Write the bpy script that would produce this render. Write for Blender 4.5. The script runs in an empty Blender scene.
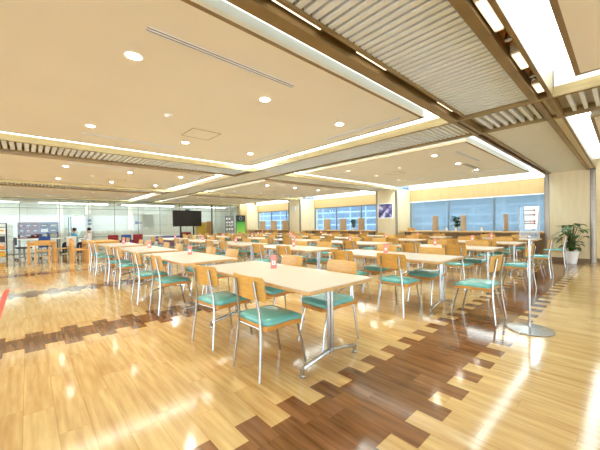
import bpy, math, random
from mathutils import Vector, Matrix
random.seed(7)
PI = math.pi
scene = bpy.context.scene
col = scene.collection

# ------------------------------------------------------------------ camera
F, YAW, ROLL, PITCH, H = 298.0, .8303, .0144, -.010, 1.22
def cam_axes():
    c, s = math.cos(YAW), math.sin(YAW)
    fw, rt, up = Vector((c, s, 0)), Vector((s, -c, 0)), Vector((0, 0, 1))
    cp, sp = math.cos(PITCH), math.sin(PITCH)
    f2 = fw*cp + up*sp; u2 = up*cp - fw*sp
    cr, sr = math.cos(ROLL), math.sin(ROLL)
    return rt*cr - u2*sr, rt*sr + u2*cr, f2
RT, UP, FW = cam_axes()
cd = bpy.data.cameras.new('camera'); cam = bpy.data.objects.new('camera', cd); col.objects.link(cam)
cd.sensor_width = 36; cd.lens = F/600*36; cd.shift_y = 2.0/600; cd.clip_start = .05; cd.clip_end = 200
m = Matrix.Identity(4)
for i in range(3):
    m[i][0], m[i][1], m[i][2] = RT[i], UP[i], -FW[i]
m[0][3], m[1][3], m[2][3] = 0, 0, H
cam.matrix_world = m
scene.camera = cam

# ------------------------------------------------------------------ materials
def lin(c):
    return tuple((v/12.92 if v <= .04045 else ((v+.055)/1.055)**2.4) for v in c)
MATS = {}
def mat(name, rgb, rough=.5, metal=0.0, spec=.5, noise=0.0, nscale=6.0, stretch=(1, 1, 1), emit=0.0, coat=0.0, bump=0.0, rgb2=None):
    m = bpy.data.materials.new(name); m.use_nodes = True
    nt = m.node_tree; b = nt.nodes['Principled BSDF']
    c = (*lin(rgb), 1)
    b.inputs['Base Color'].default_value = c
    b.inputs['Roughness'].default_value = rough
    b.inputs['Metallic'].default_value = metal
    b.inputs['Specular IOR Level'].default_value = spec
    b.inputs['Coat Weight'].default_value = coat
    if noise or rgb2:
        tc = nt.nodes.new('ShaderNodeTexCoord'); mp = nt.nodes.new('ShaderNodeMapping')
        mp.inputs['Scale'].default_value = stretch
        nt.links.new(tc.outputs['Object'], mp.inputs['Vector'])
        nz = nt.nodes.new('ShaderNodeTexNoise'); nz.inputs['Scale'].default_value = nscale
        nz.inputs['Detail'].default_value = 5
        nt.links.new(mp.outputs['Vector'], nz.inputs['Vector'])
        mx = nt.nodes.new('ShaderNodeMix'); mx.data_type = 'RGBA'
        mx.inputs['A'].default_value = c
        c2 = lin(rgb2) if rgb2 else tuple(v*(1-noise) for v in c[:3])
        mx.inputs['B'].default_value = (*c2, 1)
        rp = nt.nodes.new('ShaderNodeValToRGB')
        rp.color_ramp.elements[0].position = .35; rp.color_ramp.elements[1].position = .68
        nt.links.new(nz.outputs['Fac'], rp.inputs['Fac'])
        nt.links.new(rp.outputs['Color'], mx.inputs['Factor'])
        nt.links.new(mx.outputs['Result'], b.inputs['Base Color'])
        if bump:
            bp = nt.nodes.new('ShaderNodeBump'); bp.inputs['Strength'].default_value = bump
            nt.links.new(nz.outputs['Fac'], bp.inputs['Height'])
            nt.links.new(bp.outputs['Normal'], b.inputs['Normal'])
    if emit:
        b.inputs['Emission Color'].default_value = c
        b.inputs['Emission Strength'].default_value = emit
    MATS[name] = m
    return m
M_panel = mat('panel_beige', (.945, .935, .905), .8, noise=.03, nscale=.8)
M_white = mat('recess_white', (.96, .955, .94), .8, noise=.02)
M_cream = mat('soffit_cream', (.88, .89, .88), .75, noise=.03)
M_bronze = mat('bronze_rail', (.60, .50, .32), .4, metal=.35, noise=.25, nscale=3, stretch=(1, 1, 8))
M_trim = mat('panel_edge_bronze', (.60, .51, .38), .5, metal=.3, noise=.1)
M_slat = mat('louver_slat', (.92, .955, 1.0), .6, noise=.04)
M_coveglow = mat('cove_side_glow', (1.0, .99, .95), .7, emit=1.3, noise=.01)  # glows by itself to imitate cove light on white surfaces
M_void2 = mat('louver_board_grey', (.80, .78, .75), .9, noise=.05)
M_void = mat('louver_void', (.70, .66, .61), .9, noise=.1)
M_diff = mat('cove_top_glow', (.93, 1.0, 1.03), .6, emit=4.0, noise=.01)
M_diff2 = mat('cove_top_glow_soft', (.93, 1.0, 1.03), .6, emit=2.3, noise=.01)
M_lamp = mat('lamp_glow', (1.0, .97, .92), .5, emit=30, noise=.01)
M_upstand = mat('upstand_cream', (.56, .53, .47), .8, noise=.03)
M_office = mat('office_fill_strip', (.97, 1.0, 1.0), .5, emit=7.5, noise=.01)
M_lampdim = mat('lamp_glow_soft', (1.0, .94, .82), .5, emit=1.1, noise=.01)
M_ply = mat('plywood_honey', (.86, .65, .32), .32, noise=.22, nscale=5, stretch=(2, 2, 14), coat=.3)
M_plyedge = mat('plywood_edge', (.82, .57, .25), .4, noise=.2, nscale=10, stretch=(1, 1, 10))
M_teal = mat('teal_vinyl', (.42, .70, .66), .27, noise=.08, nscale=8, coat=.35)
M_tabletop = mat('tabletop_birch', (.80, .745, .66), .35, noise=.05, nscale=4, stretch=(8, 1, 1), coat=.15)
M_edge = mat('tabletop_edge', (.86, .69, .45), .45, noise=.15, nscale=8)
M_chrome = mat('satin_chrome', (.74, .74, .73), .25, metal=.95, noise=.05)
M_steel = mat('brushed_steel', (.56, .51, .45), .28, metal=.9, noise=.18, nscale=4, stretch=(1, 1, 14))
M_pillar = mat('pillar_wood', (.90, .82, .66), .5, noise=.07, nscale=2, stretch=(6, 6, .7))
M_wallwood = mat('wall_wood', (.76, .62, .41), .55, noise=.10, nscale=2, stretch=(5, 5, .8))
M_base = mat('baseboard_brown', (.50, .40, .30), .5, noise=.1)
M_counter = mat('counter_oak', (.84, .67, .42), .4, noise=.15, nscale=5, stretch=(1, 5, 1))
M_divider = mat('divider_wood', (.74, .61, .45), .5, noise=.15, nscale=6, stretch=(3, 3, 1))
M_apron = mat('counter_apron', (.66, .56, .44), .6, noise=.1)
M_red = mat('coral_acrylic', (.95, .56, .52), .25, noise=.05)
M_paper = mat('paper_white', (.97, .96, .94), .7, noise=.02)
M_black = mat('black_plastic', (.05, .05, .055), .35, noise=.1)
M_screen = mat('screen_black', (.075, .06, .06), .18, noise=.2)
M_frame = mat('window_frame_grey', (.50, .52, .53), .4, metal=.5, noise=.1)
M_glasswall_frame = mat('mullion_grey', (.55, .58, .56), .4, metal=.5, noise=.1)
M_backwall = mat('office_wall_white', (.93, .945, .935), .7, noise=.03)
M_seam = mat('office_wall_seam', (.80, .84, .82), .7, noise=.05)
M_leaf = mat('leaf_green', (.25, .42, .21), .4, noise=.35, nscale=9)
M_leaf2 = mat('leaf_dark', (.14, .29, .15), .35, noise=.35, nscale=9)
M_stem = mat('stem_green', (.32, .38, .18), .6, noise=.2)
M_pot = mat('pot_white', (.95, .95, .94), .3, noise=.02)
M_soil = mat('soil', (.22, .16, .11), .9, noise=.4, nscale=30)
M_pine = mat('pine_wood', (.88, .67, .36), .45, noise=.15, nscale=5, stretch=(4, 4, 1))
M_maroon = mat('maroon_fabric', (.56, .17, .20), .85, noise=.15)
M_blue = mat('blue_fabric', (.22, .33, .60), .85, noise=.15)
M_purple = mat('purple_cloth', (.50, .36, .44), .85, noise=.2)
M_grey = mat('grey_plastic', (.52, .53, .54), .5, noise=.1)
M_dkgrey = mat('dark_grey_fabric', (.28, .28, .30), .8, noise=.15)
M_yellow = mat('yellow_panel', (.93, .74, .22), .6, noise=.08)
M_green = mat('banner_green', (.50, .78, .28), .5, noise=.1)
M_tape = mat('red_tape', (.93, .36, .28), .5, noise=.05)
M_skin = mat('skin', (.85, .65, .53), .55, noise=.05)
M_hair = mat('black_hair', (.06, .05, .05), .5, noise=.3)
M_shirtw = mat('white_shirt', (.95, .95, .95), .8, noise=.03)
M_shirtb = mat('light_blue_shirt', (.35, .68, .84), .8, noise=.05)
M_trouser = mat('dark_trousers', (.15, .16, .22), .8, noise=.1)
M_facade = None
M_orange = mat('orange_tint', (.90, .60, .30), .6, noise=.05)
M_picture = None

def floor_material():
    m = bpy.data.materials.new('plank_floor'); m.use_nodes = True
    nt = m.node_tree; N = nt.nodes; L = nt.links
    b = N['Principled BSDF']
    geo = N.new('ShaderNodeNewGeometry'); sx = N.new('ShaderNodeSeparateXYZ'); L.new(geo.outputs['Position'], sx.inputs[0])
    def math_(op, a, bb=None, c=None):
        n = N.new('ShaderNodeMath'); n.operation = op
        for i, v in enumerate((a, bb, c)):
            if v is None: continue
            if isinstance(v, (int, float)): n.inputs[i].default_value = v
            else: L.new(v, n.inputs[i])
        return n.outputs[0]
    X, Y = sx.outputs['X'], sx.outputs['Y']
    W = .1575
    xi = math_('DIVIDE', math_('SUBTRACT', X, .115), W)
    idx = math_('FLOOR', xi); fx = math_('SUBTRACT', xi, idx)
    par = math_('FLOORED_MODULO', idx, 2.0)
    # per-column random
    wn = N.new('ShaderNodeTexWhiteNoise'); wn.noise_dimensions = '1D'; L.new(idx, wn.inputs['W'])
    r1 = wn.outputs['Value']
    # cross joints
    LEN = .93
    yi = math_('DIVIDE', math_('ADD', Y, math_('MULTIPLY', r1, LEN)), LEN)
    yidx = math_('FLOOR', yi); fy = math_('SUBTRACT', yi, yidx)
    cb = N.new('ShaderNodeCombineXYZ'); L.new(idx, cb.inputs[0]); L.new(yidx, cb.inputs[1])
    wn2 = N.new('ShaderNodeTexWhiteNoise'); wn2.noise_dimensions = '2D'; L.new(cb.outputs[0], wn2.inputs['Vector'])
    r2 = wn2.outputs['Value']
    # dark stripes running along X every 3.12 m
    P = 3.12
    k = math_('ROUND', math_('DIVIDE', math_('SUBTRACT', Y, 1.18), P))
    dy = math_('ABSOLUTE', math_('SUBTRACT', Y, math_('ADD', math_('MULTIPLY', k, P), 1.18)))
    # protruding (parity 1) half width .42, else .26 ; outer stripes a little narrower
    hw = math_('ADD', math_('MULTIPLY', par, .16), .26)
    hw = math_('SUBTRACT', hw, math_('MULTIPLY', math_('GREATER_THAN', k, .5), .06))
    dark = math_('LESS_THAN', dy, hw)
    dark = math_('MULTIPLY', dark, math_('GREATER_THAN', k, -.5))
    # grain
    tc = N.new('ShaderNodeCombineXYZ')
    L.new(math_('MULTIPLY', X, 26.0), tc.inputs[0]); L.new(math_('MULTIPLY', Y, 2.2), tc.inputs[1])
    L.new(math_('MULTIPLY', r2, 40.0), tc.inputs[2])
    nz = N.new('ShaderNodeTexNoise'); nz.inputs['Scale'].default_value = 1.0; nz.inputs['Detail'].default_value = 4; L.new(tc.outputs[0], nz.inputs['Vector'])
    g = nz.outputs['Fac']
    def ramp(fac, c0, c1, p0=0.0, p1=1.0):
        r = N.new('ShaderNodeValToRGB'); L.new(fac, r.inputs['Fac'])
        r.color_ramp.elements[0].position = p0; r.color_ramp.elements[1].position = p1
        r.color_ramp.elements[0].color = (*lin(c0), 1); r.color_ramp.elements[1].color = (*lin(c1), 1)
        return r.outputs['Color']
    def mix(f, a, bb, typ='MIX'):
        n = N.new('ShaderNodeMix'); n.data_type = 'RGBA'; n.blend_type = typ
        if isinstance(f, (int, float)): n.inputs['Factor'].default_value = f
        else: L.new(f, n.inputs['Factor'])
        L.new(a, n.inputs['A']); L.new(bb, n.inputs['B'])
        return n.outputs['Result']
    gg = math_('ADD', math_('MULTIPLY', g, .85), math_('MULTIPLY', r2, .15))
    light = ramp(gg, (.70, .525, .29), (.89, .775, .54), .18, .74)
    darkc = ramp(gg, (.36, .235, .135), (.62, .44, .28), .25, .75)
    c = mix(dark, light, darkc)
    # seams
    ex = math_('MINIMUM', fx, math_('SUBTRACT', 1.0, fx))
    ey = math_('MINIMUM', fy, math_('SUBTRACT', 1.0, fy))
    seam = math_('MAXIMUM', math_('LESS_THAN', ex, .012), math_('LESS_THAN', ey, .0016))
    sc = ramp(seam, (1, 1, 1), (.92, .87, .81))
    c = mix(1.0, c, sc, 'MULTIPLY')
    L.new(c, b.inputs['Base Color'])
    # gentle waviness of the polish
    n2 = N.new('ShaderNodeTexNoise'); n2.inputs['Scale'].default_value = 2.5; n2.inputs['Detail'].default_value = 3
    L.new(geo.outputs['Position'], n2.inputs['Vector'])
    rr = N.new('ShaderNodeMapRange'); rr.inputs['To Min'].default_value = .06; rr.inputs['To Max'].default_value = .15
    L.new(n2.outputs['Fac'], rr.inputs['Value']); L.new(rr.outputs[0], b.inputs['Roughness'])
    b.inputs['Specular IOR Level'].default_value = .75
    bp = N.new('ShaderNodeBump'); bp.inputs['Strength'].default_value = .02; bp.inputs['Distance'].default_value = .05
    L.new(n2.outputs['Fac'], bp.inputs['Height']); L.new(bp.outputs['Normal'], b.inputs['Normal'])
    return m
M_floor = floor_material()

def glass_material(name, tint, gloss=.10, rough=.0):
    m = bpy.data.materials.new(name); m.use_nodes = True
    nt = m.node_tree; nt.nodes.clear()
    o = nt.nodes.new('ShaderNodeOutputMaterial'); t = nt.nodes.new('ShaderNodeBsdfTransparent'); g = nt.nodes.new('ShaderNodeBsdfGlossy')
    t.inputs['Color'].default_value = (*lin(tint), 1); g.inputs['Roughness'].default_value = rough
    mx = nt.nodes.new('ShaderNodeMixShader')
    lw = nt.nodes.new('ShaderNodeLayerWeight'); lw.inputs['Blend'].default_value = .5
    pw = nt.nodes.new('ShaderNodeMath'); pw.operation = 'POWER'; pw.inputs[1].default_value = 5
    nt.links.new(lw.outputs['Facing'], pw.inputs[0])
    mth = nt.nodes.new('ShaderNodeMath'); mth.operation = 'MULTIPLY_ADD'; mth.inputs[1].default_value = .45; mth.inputs[2].default_value = gloss
    nt.links.new(pw.outputs[0], mth.inputs[0])
    nt.links.new(mth.outputs[0], mx.inputs[0]); nt.links.new(t.outputs[0], mx.inputs[1]); nt.links.new(g.outputs[0], mx.inputs[2])
    nt.links.new(mx.outputs[0], o.inputs[0])
    return m
M_glass = glass_material('partition_glass', (.97, .985, .98), .05)
M_wglass = glass_material('window_glass', (.95, .98, 1.0), .03)
M_acrylic = glass_material('clear_acrylic', (.93, .95, .96), .05, .05)

def facade_material():
    m = bpy.data.materials.new('facade_outside'); m.use_nodes = True
    nt = m.node_tree; N = nt.nodes; L = nt.links; b = N['Principled BSDF']
    tc = N.new('ShaderNodeTexCoord'); mp = N.new('ShaderNodeMapping'); L.new(tc.outputs['Object'], mp.inputs['Vector'])
    mp.inputs['Rotation'].default_value = (PI/2, 0, PI/2)
    br = N.new('ShaderNodeTexBrick'); br.offset = 0
    br.inputs['Color1'].default_value = (*lin((.25, .31, .36)), 1); br.inputs['Color2'].default_value = (*lin((.31, .37, .42)), 1)
    br.inputs['Mortar'].default_value = (*lin((.46, .52, .56)), 1)
    br.inputs['Scale'].default_value = 1.0; br.inputs['Brick Width'].default_value = 1.6; br.inputs['Row Height'].default_value = .55
    br.inputs['Mortar Size'].default_value = .06
    sp = N.new('ShaderNodeSeparateXYZ'); cb = N.new('ShaderNodeCombineXYZ'); L.new(tc.outputs['Object'], sp.inputs[0])
    L.new(sp.outputs['Y'], cb.inputs[0]); L.new(sp.outputs['Z'], cb.inputs[1])
    L.new(cb.outputs[0], br.inputs['Vector'])
    L.new(br.outputs['Color'], b.inputs['Base Color']); b.inputs['Roughness'].default_value = .7
    return m
M_facade = facade_material()
def blind_material():
    m = bpy.data.materials.new('blind_blue'); m.use_nodes = True
    nt = m.node_tree; nt.nodes.clear(); N = nt.nodes
    o = N.new('ShaderNodeOutputMaterial'); d = N.new('ShaderNodeBsdfDiffuse'); t = N.new('ShaderNodeBsdfTranslucent'); mx = N.new('ShaderNodeMixShader')
    nz = N.new('ShaderNodeTexNoise'); nz.inputs['Scale'].default_value = 1.5
    r = N.new('ShaderNodeValToRGB'); r.color_ramp.elements[0].color = (*lin((.68, .74, .76)), 1); r.color_ramp.elements[1].color = (*lin((.76, .81, .82)), 1)
    nt.links.new(nz.outputs['Fac'], r.inputs['Fac'])
    nt.links.new(r.outputs[0], d.inputs[0]); nt.links.new(r.outputs[0], t.inputs[0])
    mx.inputs[0].default_value = .75
    nt.links.new(d.outputs[0], mx.inputs[1]); nt.links.new(t.outputs[0], mx.inputs[2]); nt.links.new(mx.outputs[0], o.inputs[0])
    return m
M_blind = blind_material()
def picture_material():
    m = bpy.data.materials.new('picture_purple'); m.use_nodes = True
    nt = m.node_tree; N = nt.nodes; b = N['Principled BSDF']
    tc = N.new('ShaderNodeTexCoord'); v = N.new('ShaderNodeTexNoise'); v.inputs['Scale'].default_value = 4.5; v.inputs['Detail'].default_value = 2
    nt.links.new(tc.outputs['Object'], v.inputs['Vector'])
    r = N.new('ShaderNodeValToRGB')
    e = r.color_ramp.elements; e[0].position = .36; e[0].color = (*lin((.22, .18, .36)), 1); e[1].position = .66; e[1].color = (*lin((.86, .84, .92)), 1)
    k = e.new(.5); k.color = (*lin((.45, .40, .62)), 1)
    nt.links.new(v.outputs['Fac'], r.inputs['Fac']); nt.links.new(r.outputs[0], b.inputs['Base Color']); b.inputs['Roughness'].default_value = .35
    return m
M_picture = picture_material()

# ------------------------------------------------------------------ mesh builder
class MB:
    def __init__(s): s.v = []; s.f = []
    def add(s, vs, fs):
        k = len(s.v); s.v += [tuple(v) for v in vs]; s.f += [tuple(i+k for i in f) for f in fs]; return s
    def box(s, x0, x1, y0, y1, z0, z1, mtx=None):
        vs = [Vector((x, y, z)) for z in (z0, z1) for y in (y0, y1) for x in (x0, x1)]
        if mtx: vs = [mtx @ v for v in vs]
        return s.add(vs, [(0, 2, 3, 1), (4, 5, 7, 6), (0, 1, 5, 4), (2, 6, 7, 3), (0, 4, 6, 2), (1, 3, 7, 5)])
    def rbox(s, x0, x1, y0, y1, z0, z1, r=.02, seg=3, mtx=None):
        # box with rounded vertical corners and softened top / bottom rims
        pts = []
        for cx, cy, a0 in ((x1-r, y1-r, 0), (x0+r, y1-r, PI/2), (x0+r, y0+r, PI), (x1-r, y0+r, 1.5*PI)):
            for i in range(seg+1):
                a = a0 + PI/2*i/seg; pts.append((cx, cy, math.cos(a), math.sin(a)))
        b = min(r*.45, (z1-z0)*.3)
        rings = [(z0, r-b), (z0+b, r), (z1-b, r), (z1, r-b)]
        vs = []; n = len(pts)
        for z, rr in rings:
            vs += [Vector((cx+ca*rr, cy+sa*rr, z)) for cx, cy, ca, sa in pts]
        if mtx: vs = [mtx @ v for v in vs]
        fs = []
        for k in range(3):
            for i in range(n):
                j = (i+1) % n; fs.append((k*n+i, k*n+j, (k+1)*n+j, (k+1)*n+i))
        fs.append(tuple(reversed(range(n)))); fs.append(tuple(3*n+i for i in range(n)))
        return s.add(vs, fs)
    def tube(s, pts, r, seg=8, taper=None):
        pts = [Vector(p) for p in pts]; n = len(pts); vs = []
        for i, p in enumerate(pts):
            if i == 0: d = pts[1]-p
            elif i == n-1: d = p-pts[i-1]
            else: d = (pts[i+1]-p).normalized() + (p-pts[i-1]).normalized()
            d.normalize()
            a = d.cross(Vector((0, 0, 1)) if abs(d.z) < .9 else Vector((1, 0, 0))).normalized(); b = d.cross(a)
            rr = r if taper is None else taper[i]
            vs += [p + (a*math.cos(2*PI*k/seg) + b*math.sin(2*PI*k/seg))*rr for k in range(seg)]
        fs = []
        for i in range(n-1):
            for k in range(seg):
                j = (k+1) % seg; fs.append((i*seg+k, i*seg+j, (i+1)*seg+j, (i+1)*seg+k))
        fs.append(tuple(reversed(range(seg)))); fs.append(tuple((n-1)*seg+k for k in range(seg)))
        return s.add(vs, fs)
    def lathe(s, prof, seg=20, c=(0, 0), closed=True):
        vs = []; n = len(prof)
        for r, z in prof:
            vs += [(c[0]+r*math.cos(2*PI*k/seg), c[1]+r*math.sin(2*PI*k/seg), z) for k in range(seg)]
        fs = []
        for i in range(n-1):
            for k in range(seg):
                j = (k+1) % seg; fs.append((i*seg+k, i*seg+j, (i+1)*seg+j, (i+1)*seg+k))
        if closed:
            fs.append(tuple(reversed(range(seg)))); fs.append(tuple((n-1)*seg+k for k in range(seg)))
        return s.add(vs, fs)
    def sheet(s, grid, th, off=(0, 0, 1)):
        # grid [i][j] of points -> thin solid displaced along off*th
        ni, nj = len(grid), len(grid[0]); off = Vector(off)
        top = [Vector(p) for row in grid for p in row]
        bot = [p - off*th for p in top]
        vs = top+bot; N = ni*nj; fs = []
        for i in range(ni-1):
            for j in range(nj-1):
                a, b, c, d = i*nj+j, i*nj+j+1, (i+1)*nj+j+1, (i+1)*nj+j
                fs.append((a, b, c, d)); fs.append((N+d, N+c, N+b, N+a))
        rim = [j for j in range(nj)] + [i*nj+nj-1 for i in range(1, ni)] + [(ni-1)*nj+j for j in range(nj-2, -1, -1)] + [i*nj for i in range(ni-2, 0, -1)]
        for q in range(len(rim)):
            a, b = rim[q], rim[(q+1) % len(rim)]; fs.append((b, a, N+a, N+b))
        return s.add(vs, fs)
    def build(s, name, m, parent=None, loc=None, smooth=True, ang=.6):
        me = bpy.data.meshes.new(name); me.from_pydata(s.v, [], s.f); me.validate(); me.update()
        import bmesh
        bm = bmesh.new(); bm.from_mesh(me); bmesh.ops.recalc_face_normals(bm, faces=bm.faces); bm.to_mesh(me); bm.free()
        me.materials.append(m)
        if smooth:
            me.polygons.foreach_set('use_smooth', [True]*len(me.polygons)); me.set_sharp_from_angle(angle=ang)
        o = bpy.data.objects.new(name, me); col.objects.link(o)
        if parent: o.parent = parent
        if loc is not None: o.location = loc
        return o
def tag(o, label, cat, group=None, kind=None):
    o['label'] = label; o['category'] = cat
    if group: o['group'] = group
    if kind: o['kind'] = kind
    return o
def struct(o, label=None):
    o['kind'] = 'structure'
    if label: o['label'] = label
    return o
def thing(name, label, cat, loc=(0, 0, 0), rz=0, group=None):
    o = bpy.data.objects.new(name, None); col.objects.link(o); o.location = loc; o.rotation_euler = (0, 0, rz); o.empty_display_size = .1
    return tag(o, label, cat, group)
def dup(root, loc, rz, label, group=None):
    r = root.copy(); col.objects.link(r); r.location = loc; r.rotation_euler = (0, 0, rz); r['label'] = label
    if group: r['group'] = group
    for ch in list(root.children):
        c = ch.copy(); col.objects.link(c); c.parent = r
        for g in list(ch.children):
            d = g.copy(); col.objects.link(d); d.parent = c
    return r
TN = [0]
def trim(mb, m, label=None, **k):
    TN[0] += 1
    return struct(mb.build('trim_%d' % TN[0], m, **k), label)

# ------------------------------------------------------------------ shell
K = .955
def c(v): return v*K
ZC = H + 1.51*K            # underside of panels and strips
ZR = H + 1.815*K           # recess top
GY = c(20.1)               # glass wall
WX = c(13.5)               # window wall
PX = c(12.3)               # pillar faces
OY = GY + 3.6              # office back wall

struct(MB().box(-9, WX+.3, -9, OY+.3, -.12, 0).build('floor', M_floor, smooth=False), 'glossy honey plank floor with dark brown staggered stripes')
# recess ceiling above everything
struct(MB().box(-9, WX+.4, -9, GY+.1, ZR+.02, ZR+.12).build('ceiling', M_white, smooth=False), 'white recess ceiling above the panels')

PITCHY = 6.4
S = []                      # strips along X : (y0,y1)
S.append((c(.585), c(1.775)))
for k in (1, 2, 3): S.append((c(.62+PITCHY*k), c(1.64+PITCHY*k)))
S.append((c(-5.8), c(-4.65)))
T0, T1 = c(4.66), c(5.70)
TL = (c(-1.72), c(-.66))   # strip to the left of the camera

def louver_y(x0, x1, y0, y1, pitch, label):
    # slats span Y, repeated along X
    mb = MB(); n = int((x1-x0)/pitch)
    for i in range(n):
        x = x0 + (i+.5)*pitch
        mb.box(x-pitch*.32, x+pitch*.32, y0, y1, ZC+.005, ZC+.05)
    trim(mb, M_slat, label, smooth=False)
    trim(MB().box(x0, x1, y0, y1, ZC+.075, ZC+.09), M_void, 'board above the louvre slats', smooth=False)
def louver_x(x0, x1, y0, y1, pitch, label, wr=.32, vm=None):
    mb = MB(); n = int((y1-y0)/pitch)
    for i in range(n):
        y = y0 + (i+.5)*pitch
        mb.box(x0, x1, y-pitch*wr, y+pitch*wr, ZC+.005, ZC+.065)
    trim(mb, M_slat, label, smooth=False)
    trim(MB().box(x0, x1, y0, y1, ZC+.075, ZC+.09), vm or M_void, 'board above the louvre slats', smooth=False)

# --- strip S0 (over the dark floor stripe), camera side of the cross strip
a, b = S[0]
xs = -3.0
trim(MB().box(xs, T0, c(.72), c(.80), ZC-.03, ZC+.08), M_bronze, 'bronze rail right of the wide louvre', smooth=False)
trim(MB().box(xs, T0, a, a+.035, ZC-.03, ZR), M_bronze, 'thin bronze rail beside the right cove', smooth=False)
trim(MB().box(xs, T0, c(1.66), b, ZC-.03, ZC+.08), M_bronze, 'bronze rail left of the wide louvre', smooth=False)
trim(MB().box(xs, T0, c(1.545), c(1.57), ZC-.02, ZC+.08), M_bronze, 'thin bronze rail at the louvre edge', smooth=False)
trim(MB().box(xs, T0, c(1.57), c(1.66), ZC+.07, ZC+.09), M_void, 'back of the left track trough', smooth=False)
trim(MB().box(xs, T0, a+.035, c(.72), ZC+.10, ZC+.12), M_orange, 'back of the right track trough', smooth=False)
louver_y(xs, T0, c(.80), c(1.545), .080, 'wide white louvre of the long ceiling strip')
# light boxes and spot heads in the right trough
for i, (x0, x1) in enumerate([(c(2.28), c(2.80)), (c(3.25), c(3.68)), (c(4.15), c(4.50)), (c(1.35), c(1.85))]):
    t = thing('ceiling_light_box', ['white box light second from the crossing in the right ceiling trough', 'white box light in the middle of the right ceiling trough', 'white box light closest to the ceiling crossing', 'white box light overhead nearest the camera'][i] if i < 4 else '', 'ceiling light', (0, 0, 0), 0, 'box lights in the ceiling trough')
    MB().rbox(x0, x1, a+.045, c(.71), ZC+.0, ZC+.102, .012).build('housing', M_pot, t)
    MB().rbox(x0+.03, x1-.03, a+.052, c(.70), ZC-.006, ZC+.004, .01).build('diffuser', M_lampdim, t)
for i, x in enumerate([c(2.98), c(3.92), c(4.02), c(2.08)]):
    t = thing('track_spotlight', ['small spotlight between the first and middle box lights', 'small spotlight behind the middle box light', 'small spotlight just before the last box light', 'small spotlight overhead nearest the camera'][i], 'spotlight', (0, 0, 0), 0, 'spotlights in the ceiling trough')
    MB().tube([(x, c(.655), ZC+.09), (x+.0, c(.655), ZC-.005)], .026, 10, taper=[.018, .028]).build('lamp_head', M_chrome, t)
    MB().tube([(x, c(.655), ZC+.105), (x, c(.655), ZC+.085)], .010, 8).build('mount', M_black, t)
# light strips in the left trough
for i, (x0, x1) in enumerate([(c(1.25), c(1.75)), (c(2.2), c(2.7)), (c(3.9), c(4.4))]):
    t = thing('ceiling_light_strip', ['thin light strip nearest the camera in the left ceiling trough', 'thin light strip in the middle of the left ceiling trough', 'thin light strip by the ceiling crossing in the left trough'][i], 'ceiling light', (0, 0, 0), 0, 'thin lights in the left trough')
    MB().box(x0, x1, c(1.595), c(1.640), ZC+.03, ZC+.072).build('housing', M_trim, t, smooth=False)
    MB().box(x0+.01, x1-.01, c(1.60), c(1.635), ZC+.024, ZC+.03).build('diffuser', M_lampdim, t, smooth=False)
# --- strip S0 beyond the cross strip: plain flat soffit with rails
trim(MB().box(T1, PX+.02, c(.72), c(.79), ZC-.03, ZC+.10), M_bronze, 'bronze rail to the pillar, right of soffit', smooth=False)
trim(MB().box(T1, PX+.02, a, a+.035, ZC-.03, ZR), M_bronze, 'thin bronze rail to the pillar by the right cove', smooth=False)
trim(MB().box(T1, PX+.02, a+.035, c(.72), ZC+.0, ZC+.04), M_panel, 'narrow wood strip between the rails', smooth=False)
trim(MB().box(T1, PX+.02, c(1.60), c(1.65), ZC-.03, ZC+.08), M_bronze, 'bronze rail to the pillar, left of soffit', smooth=False)
trim(MB().box(T1, PX+.02, c(1.72), b, ZC-.03, ZC+.08), M_bronze, 'outer bronze rail to the pillar', smooth=False)
trim(MB().box(T1, PX+.02, c(1.65), c(1.72), ZC+.04, ZC+.06), M_void, 'dark groove between the rails', smooth=False)
trim(MB().box(T1, PX+.02, c(.79), c(1.60), ZC, ZC+.03), M_cream, 'plain cream soffit before the pillar', smooth=False)
# --- cross strip T (along Y)
for x0, x1 in ((T0, T0+.055), (T1-.05, T1)):
    trim(MB().box(x0, x1, -9, GY, ZC-.035, ZC+.08), M_bronze, 'bronze rail of the cross strip', smooth=False)
louver_x(T0+.055, T1-.05, -4, c(.60), .11, 'louvre of the cross strip right of the crossing', .16, M_void2)
louver_x(T0+.055, T1-.05, c(.80), c(1.62), .10, 'louvre at the strip crossing', .2, M_void2)
trim(MB().box(T0+.05, T1-.05, c(.60), c(.66), ZC-.03, ZC+.08), M_bronze, 'short rail across the crossing', smooth=False)
trim(MB().box(T0+.05, T1-.05, c(.66), c(.72), ZC+.02, ZC+.05), M_panel, 'short wood strip across the crossing', smooth=False)
trim(MB().box(T0+.05, T1-.05, c(.72), c(.79), ZC-.03, ZC+.08), M_bronze, 'short rail across the crossing', smooth=False)
trim(MB().box(T0+.05, T1-.05, c(1.62), c(1.67), ZC-.03, ZC+.08), M_bronze, 'short rail across the crossing', smooth=False)
trim(MB().box(T0+.05, T1-.05, c(1.70), c(1.76), ZC-.03, ZC+.08), M_bronze, 'short rail across the crossing', smooth=False)
louver_x(T0+.055, T1-.05, c(1.78), S[1][0], .075, 'louvre of the cross strip left of the crossing')
trim(MB().box(T0+.055, T1-.05, S[1][0], GY, ZC, ZC+.03), M_cream, 'plain soffit of the far cross strip', smooth=False)
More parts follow.
